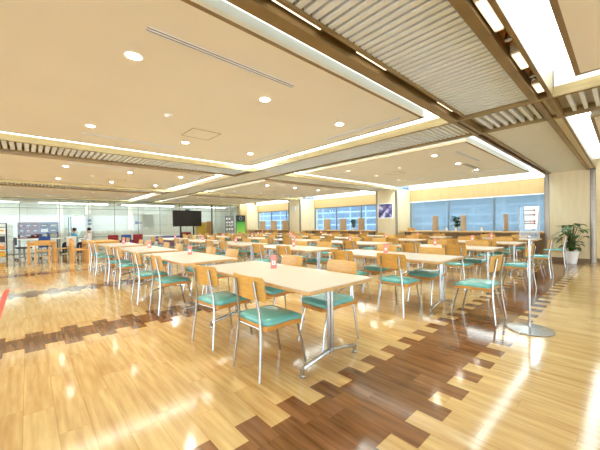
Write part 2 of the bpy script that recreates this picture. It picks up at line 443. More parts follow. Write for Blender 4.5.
# --- strips S1..S3 along X
for k, (y0, y1) in enumerate(S[1:4]):
    y1e = min(y1, GY-.02) if k == 2 else y1
    for x0, x1 in ((-9, T0), (T1, PX+.02)):
        trim(MB().box(x0, x1, y0, y0+.05, ZC-.03, ZC+.08), M_bronze, 'near bronze rail of a long ceiling strip', smooth=False)
        if k < 2: trim(MB().box(x0, x1, y1e-.05, y1e, ZC-.03, ZC+.08), M_bronze, 'far bronze rail of a long ceiling strip', smooth=False)
    if k < 2:
        louver_y(-4.5, T0, y0+.05, y1-.05, .095, 'white louvre of a far ceiling strip')
        trim(MB().box(T1, PX+.02, y0+.05, y1-.05, ZC, ZC+.03), M_cream, 'plain soffit before a far pillar', smooth=False)
    else:
        trim(MB().box(-9, PX+.6, y0+.05, GY+.1, ZC, ZC+.03), M_cream, 'soffit along the glass wall', smooth=False)
# strip on the right side behind the frame
y0, y1 = S[4]
trim(MB().box(-9, PX, y0, y1, ZC, ZC+.06), M_cream, 'plain soffit on the far right', smooth=False)

# --- ceiling panels of the bays
bays_y = [(c(-4.3), c(.355)), (c(1.965), c(6.55)), (S[1][1]+c(.42), S[2][0]-c(.42)), (S[2][1]+c(.42), S[3][0]-c(.42))]
bays_x = [(c(-.3), c(4.27)), (c(6.12), c(11.65))]
PANELS = []
for j, (y0, y1) in enumerate(bays_y):
    for i, (x0, x1) in enumerate(bays_x):
        if j == 0 and i == 0: x0 = c(-3.0)
        if j >= 1 and i == 0: x0 = c(-4)
        if j == 1 and i == 1: y0 = c(2.02)
        PANELS.append((i, j, x0, x1, y0, y1))
        p = struct(MB().box(x0+.04, x1-.04, y0+.04, y1-.04, ZC, ZC+.10).build('ceiling_panel', M_panel, smooth=False), 'flat beige ceiling panel hung below the lit recess')
        fr = MB()
        for q in ((x0, x1, y0, y0+.04), (x0, x1, y1-.04, y1), (x0, x0+.04, y0+.04, y1-.04), (x1-.04, x1, y0+.04, y1-.04)):
            fr.box(*q, ZC-.002, ZC+.035)
        trim(fr, M_trim, 'bronze edge of a ceiling panel', smooth=False)
        # cream upstand, then the light coves round the panel
        up = MB()
        for q in ((x0+.01, x1-.01, y0+.01, y0+.03), (x0+.01, x1-.01, y1-.03, y1-.01), (x0+.01, x0+.03, y0+.03, y1-.03), (x1-.03, x1-.01, y0+.03, y1-.03)):
            up.box(*q, ZC+.035, ZC+.118)
        trim(up, M_upstand, 'cream upstand of a ceiling panel', smooth=False)
        u2 = MB()  # white upper band paints the bright cove wash on the upstand
        for q in ((x0+.012, x1-.012, y0+.012, y0+.03), (x0+.012, x1-.012, y1-.03, y1-.012), (x0+.012, x0+.03, y0+.03, y1-.03), (x1-.03, x1-.012, y0+.03, y1-.03)):
            u2.box(*q, ZC+.118, ZC+.19)
        trim(u2, M_white, 'upper upstand of a ceiling panel, whitened for the cove wash', smooth=False)
# recess tops made to glow in place of cove tubes, one per run
def cove(x0, x1, y0, y1, label, m=None):
    o = MB().box(x0, x1, y0, y1, ZR-.012, ZR+.01).build('cove_light', m or M_diff, smooth=False)
    tag(o, label, 'cove light', 'cove lights round the ceiling panels')
XW = WX - .02
cove(c(-3), T0, S[0][1], c(1.965)+.02, 'bright cove light along the left side of the wide louvre')
cove(c(-3), T0, c(.355)-.02, S[0][0], 'broad bright cove light right of the wide louvre, near the camera')
cove(T1, PX, c(.355)-.02, S[0][0], 'bright cove light running to the right pillar, right side')
cove(T1, PX, S[0][1], c(2.02)+.02, 'bright cove light running to the right pillar, left side')
cove(c(4.25), T0, c(1.99), S[1][0], 'cove light on the camera side of the cross strip')
cove(T1, c(6.14), c(2.02), S[1][0], 'cove light on the window side of the cross strip')
cove(c(4.25), T0, c(-4.3), c(.33), 'cove light before the cross strip on the right')
cove(c(-4), T0, c(6.53), S[1][0], 'long cove light before the second ceiling strip, left half')
cove(T1, PX, c(6.53), S[1][0], 'long cove light before the second ceiling strip, right half')
cove(c(-4), T0, S[2][0]-c(.44), S[2][0], 'long cove light before the third ceiling strip, left half')
cove(T1, PX, S[2][0]-c(.44), S[2][0], 'long cove light before the third ceiling strip, right half')
cove(c(-4), T0, S[3][0]-c(.44), S[3][0], 'long cove light along the glass wall, left half')
cove(T1, PX, S[3][0]-c(.44), S[3][0], 'long cove light along the glass wall, right half')
for k, (ya, yb) in enumerate([(c(1.8), S[1][0]), (S[1][1], S[2][0]), (S[2][1], S[3][0])]):
    cove(c(11.62), WX-.04, ya+(.05 if k else 0), yb-.05, 'cove light along the window side, %s bay' % ('nearest', 'middle', 'farthest')[k], M_diff2)
for k, (ya, yb) in enumerate([(S[1][1], S[2][0]), (S[2][1], S[3][0])]):
    cove(c(4.25), T0, ya, yb, 'cove light on the near side of the cross strip, %s bay' % ('middle', 'farthest')[k])
    cove(T1, c(6.14), ya, yb, 'cove light on the far side of the cross strip, %s bay' % ('middle', 'farthest')[k])
# vertical closing boards above the strips (recess end walls)
for x in (T0+.02, T1-.04):
    trim(MB().box(x, x+.02, -9, c(.58), ZC+.08, ZR+.02), M_white, 'white side of the recess', smooth=False)
    trim(MB().box(x, x+.02, c(1.78), GY, ZC+.06, ZR+.02), M_coveglow, 'side of the recess with added glow', smooth=False)  # brightness is put into the glowing material
for k, (y0, y1) in enumerate(S[:4]):
    for y in (y0+.036, y1-.03):
        if y > GY: continue
        for x0, x1 in ((-9, T0), (T1, PX)):
            trim(MB().box(x0, x1, y, y+.02, ZC+.06, ZR+.02), M_coveglow if k else M_white, 'white side of the recess', smooth=False)  # sides of the farther strips carry the cove light as glow

# --- window wall with pillars
PIL = [(c(.59), c(1.775)), (c(6.95), c(8.06)), (c(13.4), c(14.52)), (c(19.75), c(20.3))]
for k, (y0, y1) in enumerate(PIL):
    w = .12 if k == 0 else .085
    p = struct(MB().box(PX, WX+.3, y0+.02, y1-.02, 0, ZC+.02).build('wall_pillar', M_pillar, smooth=False), 'pale wood clad pillar on the window wall')
    for q in ((y0, y0+w), (y1-w, y1)):
        trim(MB().rbox(PX-.025, PX+.05, q[0], q[1], 0, ZC+.01, .015), M_steel, 'brushed steel corner strip of a pillar')
    struct(MB().box(PX-.015, PX+.01, y0+w, y1-w, 0, .11).build('baseboard_pillar', M_base, smooth=False), 'brown baseboard of a pillar')
WZ0, WZ1 = .80, H + .985*K
segs = [(PIL[0][1], PIL[1][0]), (PIL[1][1], PIL[2][0]), (PIL[2][1], PIL[3][0])]
wl = MB()
for y0, y1 in segs:
    wl.box(WX, WX+.2, y0-.05, y1+.05, 0, WZ0); wl.box(WX, WX+.2, y0-.05, y1+.05, WZ1, ZR+.1)
wl.box(WX, WX+.2, PIL[3][1]-.1, GY+.4, 0, ZR+.1)
struct(wl.build('wall_window', M_wallwood, smooth=False), 'tan wood wall around the windows')
struct(MB().box(PX-.35, PX+.2, PIL[3][0]-.02, GY+.12, 0, ZR).build('wall_corner', M_wallwood, smooth=False), 'tan wood wall at the far corner by the green banner')
# far right wall beyond the right pillar
struct(MB().box(PX+.30, PX+.5, -9, PIL[0][0]+.05, 0, ZR+.1).build('wall_right', M_pillar, smooth=False), 'pale wood wall right of the big pillar')
struct(MB().box(PX+.27, PX+.31, -9, PIL[0][0], 0, .11).build('baseboard_right', M_base, smooth=False))
# glowing white boards that imitate the cove light wash above the windows
for y0, y1 in segs:
    trim(MB().box(WX-.03, WX+.0, y0-.02, y1+.02, H+1.53*K, ZR), M_coveglow, 'glowing board for the cove wash above the windows', smooth=False)
for k, (y0, y1) in enumerate(segs):
    n = 3 if k == 0 else 3
    fr = MB(); t = .05
    fr.box(WX+.04, WX+.10, y0, y1, WZ0, WZ0+t); fr.box(WX+.04, WX+.10, y0, y1, WZ1-t, WZ1)
    for i in range(n+1):
        y = y0 + (y1-y0)*i/n
        fr.box(WX+.04, WX+.10, y-t*.6, y+t*.6, WZ0+t, WZ1-t)
    w = struct(fr.build('window_%d' % (k+1), M_frame, smooth=False), 'wide window with dark frame, %s along the wall' % ('nearest', 'middle', 'farthest')[k])
    for i in range(n):
        ya = y0 + (y1-y0)*i/n+.03; yb = y0 + (y1-y0)*(i+1)/n-.03
        MB().box(WX+.065, WX+.072, ya, yb, WZ0+t, WZ1-t).build('window_pane', M_wglass, w, smooth=False)
# blinds (lowered on the nearest window)
for k, (y0, y1) in enumerate(segs[:1]):
    for i in range(3):
        ya = y0 + (y1-y0)*i/3+.004; yb = y0 + (y1-y0)*(i+1)/3-.004
        t = thing('venetian_blind', 'pale blue venetian blind lowered over the %s pane of the nearest window' % ('right', 'middle', 'left')[i], 'blind', (WX+.02, 0, WZ1), 0, 'pale blue window blinds')
        mb = MB()
        nz = int((WZ1-WZ0-.1)/.034)
        for q in range(nz):
            z = -.06-q*.034
            mb.add([(-.012, ya, z+.012), (.010, ya, z-.012), (.010, yb, z-.012), (-.012, yb, z+.012)], [(0, 1, 2, 3)])
        s = mb.build('slats', M_blind, t, smooth=False); s['kind'] = 'stuff'
        MB().box(-.016, .014, ya, yb, -.045, -.01).build('head_rail', M_pot, t, smooth=False)
        MB().box(-.010, .010, ya, yb, -.06-nz*.034-.012, -.06-nz*.034+.004).build('bottom_rail', M_pot, t, smooth=False)
# facade of the building across
fa = MB().box(20.5, 21, -25, 45, -6, 16).build('building_facade', M_facade, smooth=False)
tag(fa, 'pale blue building facade seen outside the windows', 'building')
# eaves pipe seen across the facade through the middle window
# counter with dividers below the windows
CZ = .86; CX0, CX1 = c(12.45), WX-.01
for k, (y0, y1) in enumerate(segs):
    t = thing('window_counter', 'narrow wooden counter under the %s window' % ('nearest', 'middle', 'farthest')[k], 'counter', (0, 0, 0), 0, 'counters under the windows')
    MB().box(CX0, CX1, y0+.02, y1-.02, CZ-.04, CZ).build('countertop', M_counter, t, smooth=False)
    MB().box(CX1-.25, CX1-.22, y0+.03, y1-.03, .0, CZ-.04).build('back_panel', M_apron, t, smooth=False)
    for i in range(4):
        y = y0+.25+(y1-y0-.5)*i/3
        MB().tube([(CX0+.08, y, 0), (CX0+.08, y, CZ-.04)], .022, 8).build('leg', M_black, t)
    ys = [(c(5.55), c(4.43), c(2.98)), (c(11.85), c(10.65), c(9.42)), (c(18.4), c(17.0), c(15.7))][k]
    for i, y in enumerate(ys):
        d = thing('seat_divider', 'upright wooden divider board on the counter of the %s window, %s' % (('nearest', 'middle', 'farthest')[k], ('leftmost', 'centre one', 'rightmost')[i]), 'divider', (0, 0, 0), 0, 'divider boards on the window counters')
        MB().rbox(c(12.72), c(13.28), y-.014, y+.014, CZ+.012, CZ+.615, .006).build('board', M_divider, d)
        MB().box(c(12.74), c(13.26), y-.07, y+.07, CZ, CZ+.012).build('foot', M_counter, d, smooth=False)

# picture on second pillar
t = thing('framed_picture', 'square purple and white picture in a pale frame on the pillar', 'picture', (PX-.012, c(7.55), H+.555*K))
hw, hh = c(.40), .35*K
fr = MB(); fw = .035
for q in ((-hw, hw, hh-fw, hh), (-hw, hw, -hh, -hh+fw), (-hw, -hw+fw, -hh+fw, hh-fw), (hw-fw, hw, -hh+fw, hh-fw)):
    fr.box(-.02, .012, q[0], q[1], q[2], q[3])
fr.build('frame', M_pot, t, smooth=False)
MB().box(-.004, .008, -hw+fw, hw-fw, -hh+fw, hh-fw).build('print', M_picture, t, smooth=False)
# round clock-like emblem high on third pillar -> plain white vent plate
tag(MB().rbox(PX-.02, PX, c(13.85), c(14.15), H+.85*K, H+1.12*K, .03).build('wall_vent', M_cream), 'pale square vent plate high on the far pillar', 'vent')

# ------------------------------------------------------------------ glass wall and office behind
gx0, gx1 = -9, PX-.35
xs = [c(-.28), c(1.25), c(2.52), c(3.75), c(5.0), c(6.25), c(7.5), c(8.7), c(9.85), c(11.3)]
bars = [gx0, c(-4.2), c(-2.9), c(-1.6)] + xs + [gx1]
gw = MB()
gw.box(gx0, gx1, GY-.03, GY+.03, ZC-.05, ZC); gw.box(gx0, gx1, GY-.02, GY+.02, 0, .04)
struct(gw.build('trim_glass_rail', M_glasswall_frame, smooth=False), 'grey top and bottom rails of the glass partition')
wg = struct(MB().box(gx0, gx1, GY-.012, GY+.012, H+1.0*K-.012, H+1.0*K+.012).build('trim_transom', M_glasswall_frame, smooth=False), 'thin grey transom of the glass partition')
for i in range(len(bars)-1):
    x0, x1 = bars[i], bars[i+1]
    p = MB().box(x0+.006, x1-.006, GY-.005, GY+.005, .04, ZC-.05).build('wall_glass', M_glass, smooth=False)
    struct(p, 'clear pane of the glass partition at the back')
    trim(MB().box(x1-.012, x1+.012, GY-.015, GY+.015, .04, ZC-.05), M_glasswall_frame, 'slim joint of the glass partition', smooth=False)
struct(MB().box(-9, 14, OY, OY+.2, 0, 3).build('wall_back', M_backwall, smooth=False), 'white office wall behind the glass')
for z in (.75, 1.33, 1.95):
    trim(MB().box(-9, 14, OY-.012, OY, z-.012, z+.012), M_seam, 'horizontal seam of the white office wall', smooth=False)
for x in [-6+3.0*i for i in range(7)]:
    trim(MB().box(x-.01, x+.01, OY-.010, OY, 0, 2.9), M_seam, 'upright seam of the white office wall', smooth=False)
struct(MB().box(-9, 14, GY+.1, OY+.1, 2.62, 2.72).build('ceiling_office', M_backwall, smooth=False), 'white office ceiling behind the glass')
struct(MB().box(13.0, 13.2, GY+.12, OY+.2, 0, 2.9).build('wall_office_side', M_backwall, smooth=False))
for i, x in enumerate((-3.5, .5, 4.5, 8.5)):  # strips added to imitate reflected cove lines and brighten the office
    tag(MB().box(x, x+3.2, GY+2.5, GY+2.72, 2.58, 2.62).build('added_light_strip', M_office, smooth=False), 'long white light strip added behind the glass, %s from the left' % ('first', 'second', 'third', 'fourth')[i], 'ceiling light', 'light strips added behind the glass')
# columns in the office
for i, x in enumerate((c(1.35), c(2.75), c(5.2))):
    struct(MB().box(x, x+.28, OY-.35, OY-.02, 0, 2.63).build('wall_column', M_paper, smooth=False), 'slim white column behind the glass')

exec_parts = []

# ------------------------------------------------------------------ ceiling fixtures
M_lampbright = mat('lamp_bright', (1.0, .98, .94), .5, emit=90, noise=.01)
M_lamp = mat('lamp_mid', (1.0, .96, .88), .5, emit=1.8, noise=.01)
M_lampfar = mat('lamp_far', (1.0, .98, .93), .5, emit=38, noise=.01)
def downlight(x, y, label, strong=True, lens=None):
    t = thing('ceiling_downlight', label, 'downlight', (x, y, ZC), 0, 'round downlights in the beige panels')
    r = .048
    MB().lathe([(r, -.001), (r+.022, -.006), (r+.026, -.001), (r+.026, .004), (r, .004)], 20, closed=False).build('ring', M_pot, t)
    MB().lathe([(.002, -.0035), (r, -.003), (r, .0), (.002, .0)], 20).build('lens', lens or M_lamp, t)
    return t
BAYN = {(0, 1): 'near left panel', (1, 1): 'window side panel', (0, 2): 'middle left panel', (1, 2): 'middle window panel', (0, 3): 'farthest left panel', (1, 3): 'farthest window panel'}
ROWN = ('first', 'second', 'third')
LIGHTS = []
for (i, j), nm in BAYN.items():
    ox = (0, c(6.14))[i]; oy = c(PITCHY*(j-1)); 
    for b_, yy in enumerate((2.94, 5.40)):
        for a_, xx in enumerate((.72, 2.14, 3.53)):
            downlight(ox+c(xx), oy+c(yy), 'round downlight in the %s, %s of its %s row' % (nm, ROWN[a_], ('near', 'far')[b_]), True, (M_lampbright if (i, j, b_) == (0, 1, 0) else M_lampfar) if j <= 2 and not (i == 1 and b_) else None)
            LIGHTS.append((ox+c(xx), oy+c(yy)))
    # air slots
    sl = [(.70, 2.18, 2.46, 0), (.67, 2.18, 5.88, 0), (2.2, 3.6, 3.98, 1), (4.7, 6.1, 3.98, 1)]
    for q, (a0, a1, f, d) in enumerate(sl):
        mb = MB(); rails = MB()
        t = thing('ceiling_air_slot', 'long thin air slot in the %s, %s' % (nm, ('along the near edge', 'along the far edge', 'near part of the window edge', 'far part of the window edge')[q]), 'air vent', (ox, oy, ZC), 0, 'thin air slots in the ceiling')
        def bb(m_, u0, u1, v0, v1, z0, z1):
            if d == 0: m_.box(c(u0), c(u1), c(f)+v0, c(f)+v1, z0, z1)
            else: m_.box(c(f)+v0, c(f)+v1, c(u0), c(u1), z0, z1)
        bb(mb, a0, a1, -.026, .026, -.003, .002)
        for v, w_ in ((-.034, .010), (-.009, .018), (.024, .010)):
            bb(rails, a0, a1, v, v+w_, -.006, -.001)
        mb.build('slot', M_base, t, smooth=False); rails.build('bars', M_slat, t, smooth=False)
    t = thing('ceiling_hatch', 'square access hatch outline in the %s' % nm, 'hatch', (ox+c(2.15), oy+c(4.75), ZC), 0, 'square hatches in the ceiling')
    MB().box(-.22, .22, -.22, .22, -.002, .004).build('lid', M_panel, t, smooth=False)
    fr = MB()
    for q in ((-.228, .228, -.228, -.22), (-.228, .228, .22, .228), (-.228, -.22, -.22, .22), (.22, .228, -.22, .22)): fr.box(*q, -.004, .004)
    fr.build('frame', M_trim, t, smooth=False)
    t = thing('smoke_detector', 'small white round detector in the %s' % nm, 'detector', (ox+c(1.44), oy+c(4.2), ZC), 0, 'small round detectors in the ceiling')
    MB().lathe([(.05, .0), (.05, -.012), (.036, -.03), (.012, -.034)], 16).build('body', M_pot, t)
t = thing('ceiling_air_slot', 'short grey air grille in the right hand ceiling panel', 'air vent', (c(3.55), c(.0), ZC), 0, 'thin air slots in the ceiling')
MB().box(-.28, .28, -.06, .06, -.004, .002).build('slot', M_trim, t, smooth=False)
fr = MB()
for q in ((-.29, .29, -.07, -.06), (-.29, .29, .06, .07), (-.29, -.28, -.06, .06), (.28, .29, -.06, .06)): fr.box(*q, -.008, .004)
fr.build('bars', M_slat, t, smooth=False)
t = thing('ceiling_air_slot', 'thick grey air slot near the far corner of the window side panel', 'air vent', (c(9.0), c(2.85), ZC), 0, 'thin air slots in the ceiling')
MB().box(-.5, .5, -.05, .05, -.004, .002).build('slot', M_trim, t, smooth=False)
MB().box(-.5, .5, -.006, .006, -.008, -.003).build('bars', M_slat, t, smooth=False)

# ------------------------------------------------------------------ tables
TLN, TWD, TH = 1.92, .83, .72
def make_table(label, group, loc):
    t = thing('dining_table', label, 'table', loc, 0, group)
    top = MB().rbox(-TWD/2, TWD/2, -TLN/2, TLN/2, TH-.006, TH, .035, 4).build('tabletop', M_tabletop, t)
    MB().rbox(-TWD/2, TWD/2, -TLN/2, TLN/2, TH-.034, TH-.0055, .036, 4).build('edge_band', M_edge, t)
    for sy in (-1, 1):
        y = sy*(TLN/2-.17)
        cl = MB()
        for dx in (-.022, .022): cl.tube([(dx, y, .10), (dx, y, TH-.034)], .0175, 10)
        cl.build('column', M_chrome, t)
        mb = MB()
        mb.tube([(-.335, y, .055), (-.32, y, .068), (0, y, .125), (.32, y, .068), (.335, y, .055)], .017, 10)
        mb.build('foot_bar', M_chrome, t)
        for sx in (-1, 1):
            MB().lathe([(.026, 0), (.026, .012), (.016, .02), (.019, .06), (.019, .075)], 12, c=(sx*.335, y)).build('foot_pad', M_chrome, t)
    MB().box(-.25, .25, -.75, -.66, TH-.05, TH-.034).build('bracket', M_black, t, smooth=False)
    MB().box(-.25, .25, .66, .75, TH-.05, TH-.034).build('bracket', M_black, t, smooth=False)
    return t

# ------------------------------------------------------------------ chair (faces +X)
def make_chair(label, group, loc, rz):
    t = thing('dining_chair', label, 'chair', loc, rz, group)
    # upholstered cushion
    mb = MB(); n = 7; g = []
    x0, x1, hy = -.185, .222, .214
    def outline(r):
        pts = []
        rr = .06
        for cx, cy, a0 in ((x1-rr, hy-rr, 0), (x0+rr, hy-rr, PI/2), (x0+rr, -hy+rr, PI), (x1-rr, -hy+rr, 1.5*PI)):
            for i in range(5):
                a = a0+PI/2*i/4; pts.append((cx+math.cos(a)*rr, cy+math.sin(a)*rr))
        return pts
    pts = outline(0)
    def zf(x): return -.022*max(0, (x-.06)/.155)**2
    vs = []; nP = len(pts)
    for sc, z in ((.985, .416), (1.0, .428), (1.0, .443), (.96, .458), (.80, .468), (.45, .473)):
        for x, y in pts:
            px, py = .015+(x-.015)*sc, y*sc
            vs.append((px, py, z+zf(px)))
    fs = []
    for k in range(5):
        for i in range(nP):
            j = (i+1) % nP; fs.append((k*nP+i, k*nP+j, (k+1)*nP+j, (k+1)*nP+i))
    fs.append(tuple(reversed(range(nP)))); fs.append(tuple(5*nP+i for i in range(nP)))
    mb.add(vs, fs); mb.build('seat_cushion', M_teal, t, ang=1.2)
    # plywood seat shell
    grid = []
    for i in range(9):
        x = -.195 + .43*i/8
        d_ = max(0, x-.165)/.07; hw = .222 - .07*(1-math.sqrt(max(0, 1-min(1, d_)**2)))
        grid.append([(x, -hw, .422+zf(x)), (x, 0, .418+zf(x)), (x, hw, .422+zf(x))])
    MB().sheet(grid, .032).build('seat_shell', M_plyedge, t)
    # curved backrest
    grid = []
    nz, ny = 9, 11
    for i in range(nz):
        u = i/(nz-1); z = .615 + .195*u
        row = []
        for j in range(ny):
            v = -1+2*j/(ny-1)
            w = .212
            # rounded upper corners
            if u > .75: w *= 1-.06*((u-.75)/.25)**2
            if u < .2: w *= 1-.05*((.2-u)/.2)**2
            x = -.205 - .035*u + .030*v*v
            row.append((x, v*w, z))
        grid.append(row)
    MB().sheet(grid, .013, off=(1, 0, 0)).build('backrest', M_ply, t)
    # legs
    for s in (-1, 1):
        mb = MB()
        mb.tube([(-.245, s*.192, 0), (-.215, s*.172, .25), (-.205, s*.160, .40), (-.207, s*.146, .52), (-.224, s*.137, .62), (-.248, s*.130, .775)], .0105, 8)
        rl = mb.build('rear_leg', M_chrome, t)
        MB().tube([(.262, s*.178, 0), (.225, s*.170, .20), (.175, s*.165, .385), (.155, s*.165, .402)], .0105, 8).build('front_leg', M_chrome, t)
        MB().tube([(.16, s*.165, .392), (-.205, s*.160, .392)], .009, 8).build('seat_rail', M_chrome, t)
    MB().tube([(-.196, -.162, .392), (-.196, .162, .392)], .008, 8).build('cross_bar', M_chrome, t)
    return t

ORD = ('first', 'second', 'third', 'fourth', 'fifth')
ROW = ('front', 'second', 'third', 'fourth', 'fifth', 'sixth')
TX = [1.93, 4.24, 6.33, 8.24, 10.15]
YP = 2.37
chair0 = None; table0 = None
CG = 'teal seated dining chairs'
def put_chair(x, y, rz, label):
    global chair0
    if chair0 is None: chair0 = make_chair(label, CG, (x, y, 0), rz)
    else: dup(chair0, (x, y, 0), rz, label, CG)
# menu stand
stand0 = None
def put_stand(x, y, rz, label):
    global stand0
    if stand0 is None:
        t = thing('menu_stand', label, 'menu stand', (x, y, TH), rz, 'red menu stands on the tables')
        MB().rbox(-.034, .034, -.034, .034, 0, .008, .006).build('base', M_red, t)
        MB().box(-.006, .006, -.033, .033, .008, .15).build('card', M_red, t, smooth=False)
        for s in (-1, 1):
            MB().box(s*.0065-.0006, s*.0065+.0006, -.020, .020, .04, .085).build('white_print', M_paper, t, smooth=False)
            MB().box(s*.0072-.0006, s*.0072+.0006, -.010, .010, .052, .066).build('red_mark', M_red, t, smooth=False)
        stand0 = t
    else: dup(stand0, (x, y, TH), rz, label)
rows_of = {0: range(4), 1: range(5), 2: range(6), 3: range(6), 4: range(6)}
for j in range(6):
    for k in range(5):
        if j not in rows_of[k]: continue
        x = TX[k]; y = 1.57+TLN/2+YP*j
        nm = '%s table from the left in the %s row' % (ORD[k], ROW[j])
        if k == 0: nm = 'leftmost table of the %s row' % ROW[j]
        if table0 is None: table0 = make_table('pale topped dining table closest to the camera', 'long pale dining tables', (x, y, 0))
        else: dup(table0, (x, y, 0), 0, 'pale topped dining table, ' + nm)
        if (j, k) == (0, 0): put_stand(2.07, 2.72, .85, 'red menu stand on the table closest to the camera')
        else: put_stand(x+.14+random.uniform(-.03, .03), y+.12+.04*((k*7+j*3) % 5-1), .85+random.uniform(-.2, .2), 'red menu stand on the ' + nm)
        for s, sn in ((-1, 'left'), (1, 'window')):
            for q, qn in ((-1, 'near'), (1, 'far')):
                cx = x + s*(.405 + random.uniform(-.02, .03)); cy = y + q*.41 + random.uniform(-.03, .03)
                if (k, j) == (0, 0): cx = x+s*.395; cy = y+q*.415+(-.02 if s < 0 and q < 0 else 0)
                if k == 1 and j == 0: cx = 3.765 if s < 0 else 4.60; cy = y + q*.415
                rz = 0 if s < 0 else PI
                if (k, j, s, q) == (0, 0, -1, 1): rz = .14
                put_chair(cx, cy, rz + random.uniform(-.05, .05), 'chair at the %s side, %s place, %s' % (sn, qn, nm))
for k, (x, y) in {1: (4.22, 1.27), 2: (6.45, 1.33), 3: (8.32, 1.32), 4: (10.38, 1.30)}.items():
    put_chair(x, y, PI/2 + random.uniform(-.06, .06), 'chair at the aisle end of the %s table from the left, front row' % ORD[k])

# ------------------------------------------------------------------ stanchion sign
t = thing('floor_sign_stand', 'chrome floor sign stand with round base and clear sheet holder', 'sign stand', (4.13, .73, 0), 0)
MB().lathe([(.215, 0), (.22, .006), (.215, .014), (.12, .022), (.03, .03), (.012, .032)], 40).build('base', M_chrome, t)
MB().tube([(0, 0, .03), (0, 0, 1.03)], .0115, 12).build('pole', M_chrome, t)
MB().lathe([(.016, 1.02), (.02, 1.03), (.02, 1.045), (.010, 1.055)], 12).build('collar', M_chrome, t)
ry = Matrix.Rotation(.17-PI/2+.25, 4, 'Z')    # local x = width of the sheet
hold = MB()
hold.box(-.088, .088, -.004, .004, 1.03, 1.37, ry); ho = hold.build('sheet_holder', M_acrylic, t, smooth=False)
fr = MB(); fr.box(-.094, -.086, -.006, .006, 1.02, 1.37, ry); fr.box(.086, .094, -.006, .006, 1.02, 1.37, ry); fr.box(-.086, .086, -.005, .005, 1.025, 1.034, ry)
fr.build('holder_frame', M_steel, ho, smooth=False)
pg = []
for i in range(9):
    u = i/8; z = 1.125+.255*u
    pg.append([tuple(ry @ Vector((-.058+v*.136+.010*u-.014*(1-u)*(v*2-1), -.010-.006*math.sin(u*3), z))) for v in [q/6 for q in range(7)]])
pp = MB().sheet(pg, .001, off=tuple(ry.to_3x3() @ Vector((0, 1, 0)))).build('paper_sheet', M_paper, t)
pp['label'] = 'white printed sheet with small red marks'
mk = MB(); mk2 = MB()
for r_, z in enumerate((1.335, 1.285, 1.215, 1.19)):
    for q in range(5):
        xx = -.045+q*.016
        (mk2 if q == 3 and r_ > 1 else mk).box(xx, xx+.012, -.0235, -.0225, z-.006, z+.006, ry)
    mk2.box(.035, .050, -.0235, -.0225, z-.009, z+.009, ry)
mk.build('grey_lettering', M_grey, pp, smooth=False); mk2.build('red_lettering', M_maroon, pp, smooth=False)

# ------------------------------------------------------------------ potted plants
def leaf(mb, base, d, length, width, droop, nrm_tilt):
    d = Vector(d).normalized(); up = Vector((0, 0, 1)); side = d.cross(up).normalized()
    n = 6; rows = []
    for i in range(n+1):
        u = i/n
        p = Vector(base) + d*length*u + Vector((0, 0, -droop*u*u*length))
        w = width*math.sin(PI*min(1, u*.93+.07))**.7*.5*(1-.3*u)
        rows.append([p - side*w + Vector((0, 0, w*.25)), p, p + side*w + Vector((0, 0, w*.25))])
    vs = [q for r in rows for q in r]; fs = []
    for i in range(n):
        for j in range(2): fs.append((i*3+j, i*3+j+1, (i+1)*3+j+1, (i+1)*3+j))
    mb.add(vs, fs)
t = thing('potted_plant', 'tall leafy houseplant in a white tapered pot before the right pillar', 'potted plant', (c(11.72), c(1.08), 0))
MB().lathe([(.10, 0), (.115, .01), (.165, .34), (.17, .36), (.158, .36), (.150, .33)], 24, closed=False).build('pot', M_pot, t)
MB().lathe([(.002, .325), (.152, .325), (.152, .32), (.002, .30)], 20).build('soil', M_soil, t)
R = random.Random(3)
st = MB(); lf = MB()
for i in range(72):
    a = i*2.4 + R.uniform(-.3, .3); h = .42 + .72*((i*29) % 72)/72; rad = (.06 + R.uniform(0, .20))*(1.15 if .6 < h < 1.0 else .75)
    p = Vector((math.cos(a)*rad, math.sin(a)*rad, h))
    st.tube([(math.cos(a)*.03, math.sin(a)*.03, .32), (p.x*.35, p.y*.35, .32+(h-.32)*.6), tuple(p)], .006, 6, taper=[.009, .007, .004])
    leaf(lf, p, (math.cos(a), math.sin(a), R.uniform(-.25, .2)), R.uniform(.13, .20), R.uniform(.11, .16), R.uniform(.2, .55), 0)
st.build('stems', M_stem, t); lf.build('foliage', M_leaf, t)
def small_plant(x, y, z, label, n=26, s=.24, seed=1):
    t = thing('counter_plant', label, 'potted plant', (x, y, z), 0)
    MB().lathe([(.05, 0), (.075, .13), (.066, .13), (.06, .11)], 16, closed=False).build('pot', M_pot, t)
    MB().lathe([(.002, .115), (.066, .115), (.066, .11), (.002, .10)], 14).build('soil', M_soil, t)
    R = random.Random(seed); lf = MB(); st = MB()
    for i in range(n):
        a = i*2.4; e = R.uniform(.1, 1.3); rr_ = R.uniform(.04, .15); p = Vector((math.cos(a)*rr_*.6, math.sin(a)*rr_, .17+R.uniform(0, s)))
        st.tube([(0, 0, .11), (p.x*.6, p.y*.6, .11+(p.z-.11)*.7), tuple(p)], .003, 5)
        leaf(lf, p, (math.cos(a)*math.cos(e), math.sin(a)*math.cos(e), math.sin(e)), R.uniform(.13, .2), .11, .4, 0)
    st.build('stems', M_stem, t); lf.build('foliage', M_leaf2, t)
small_plant(c(12.9), c(9.85), CZ, 'green bushy plant in white pot on the middle window counter', n=50, s=.30, seed=4)
small_plant(c(13.1), c(4.74), CZ, 'dark green plant behind the divider on the nearest window counter', n=56, s=.40, seed=9)
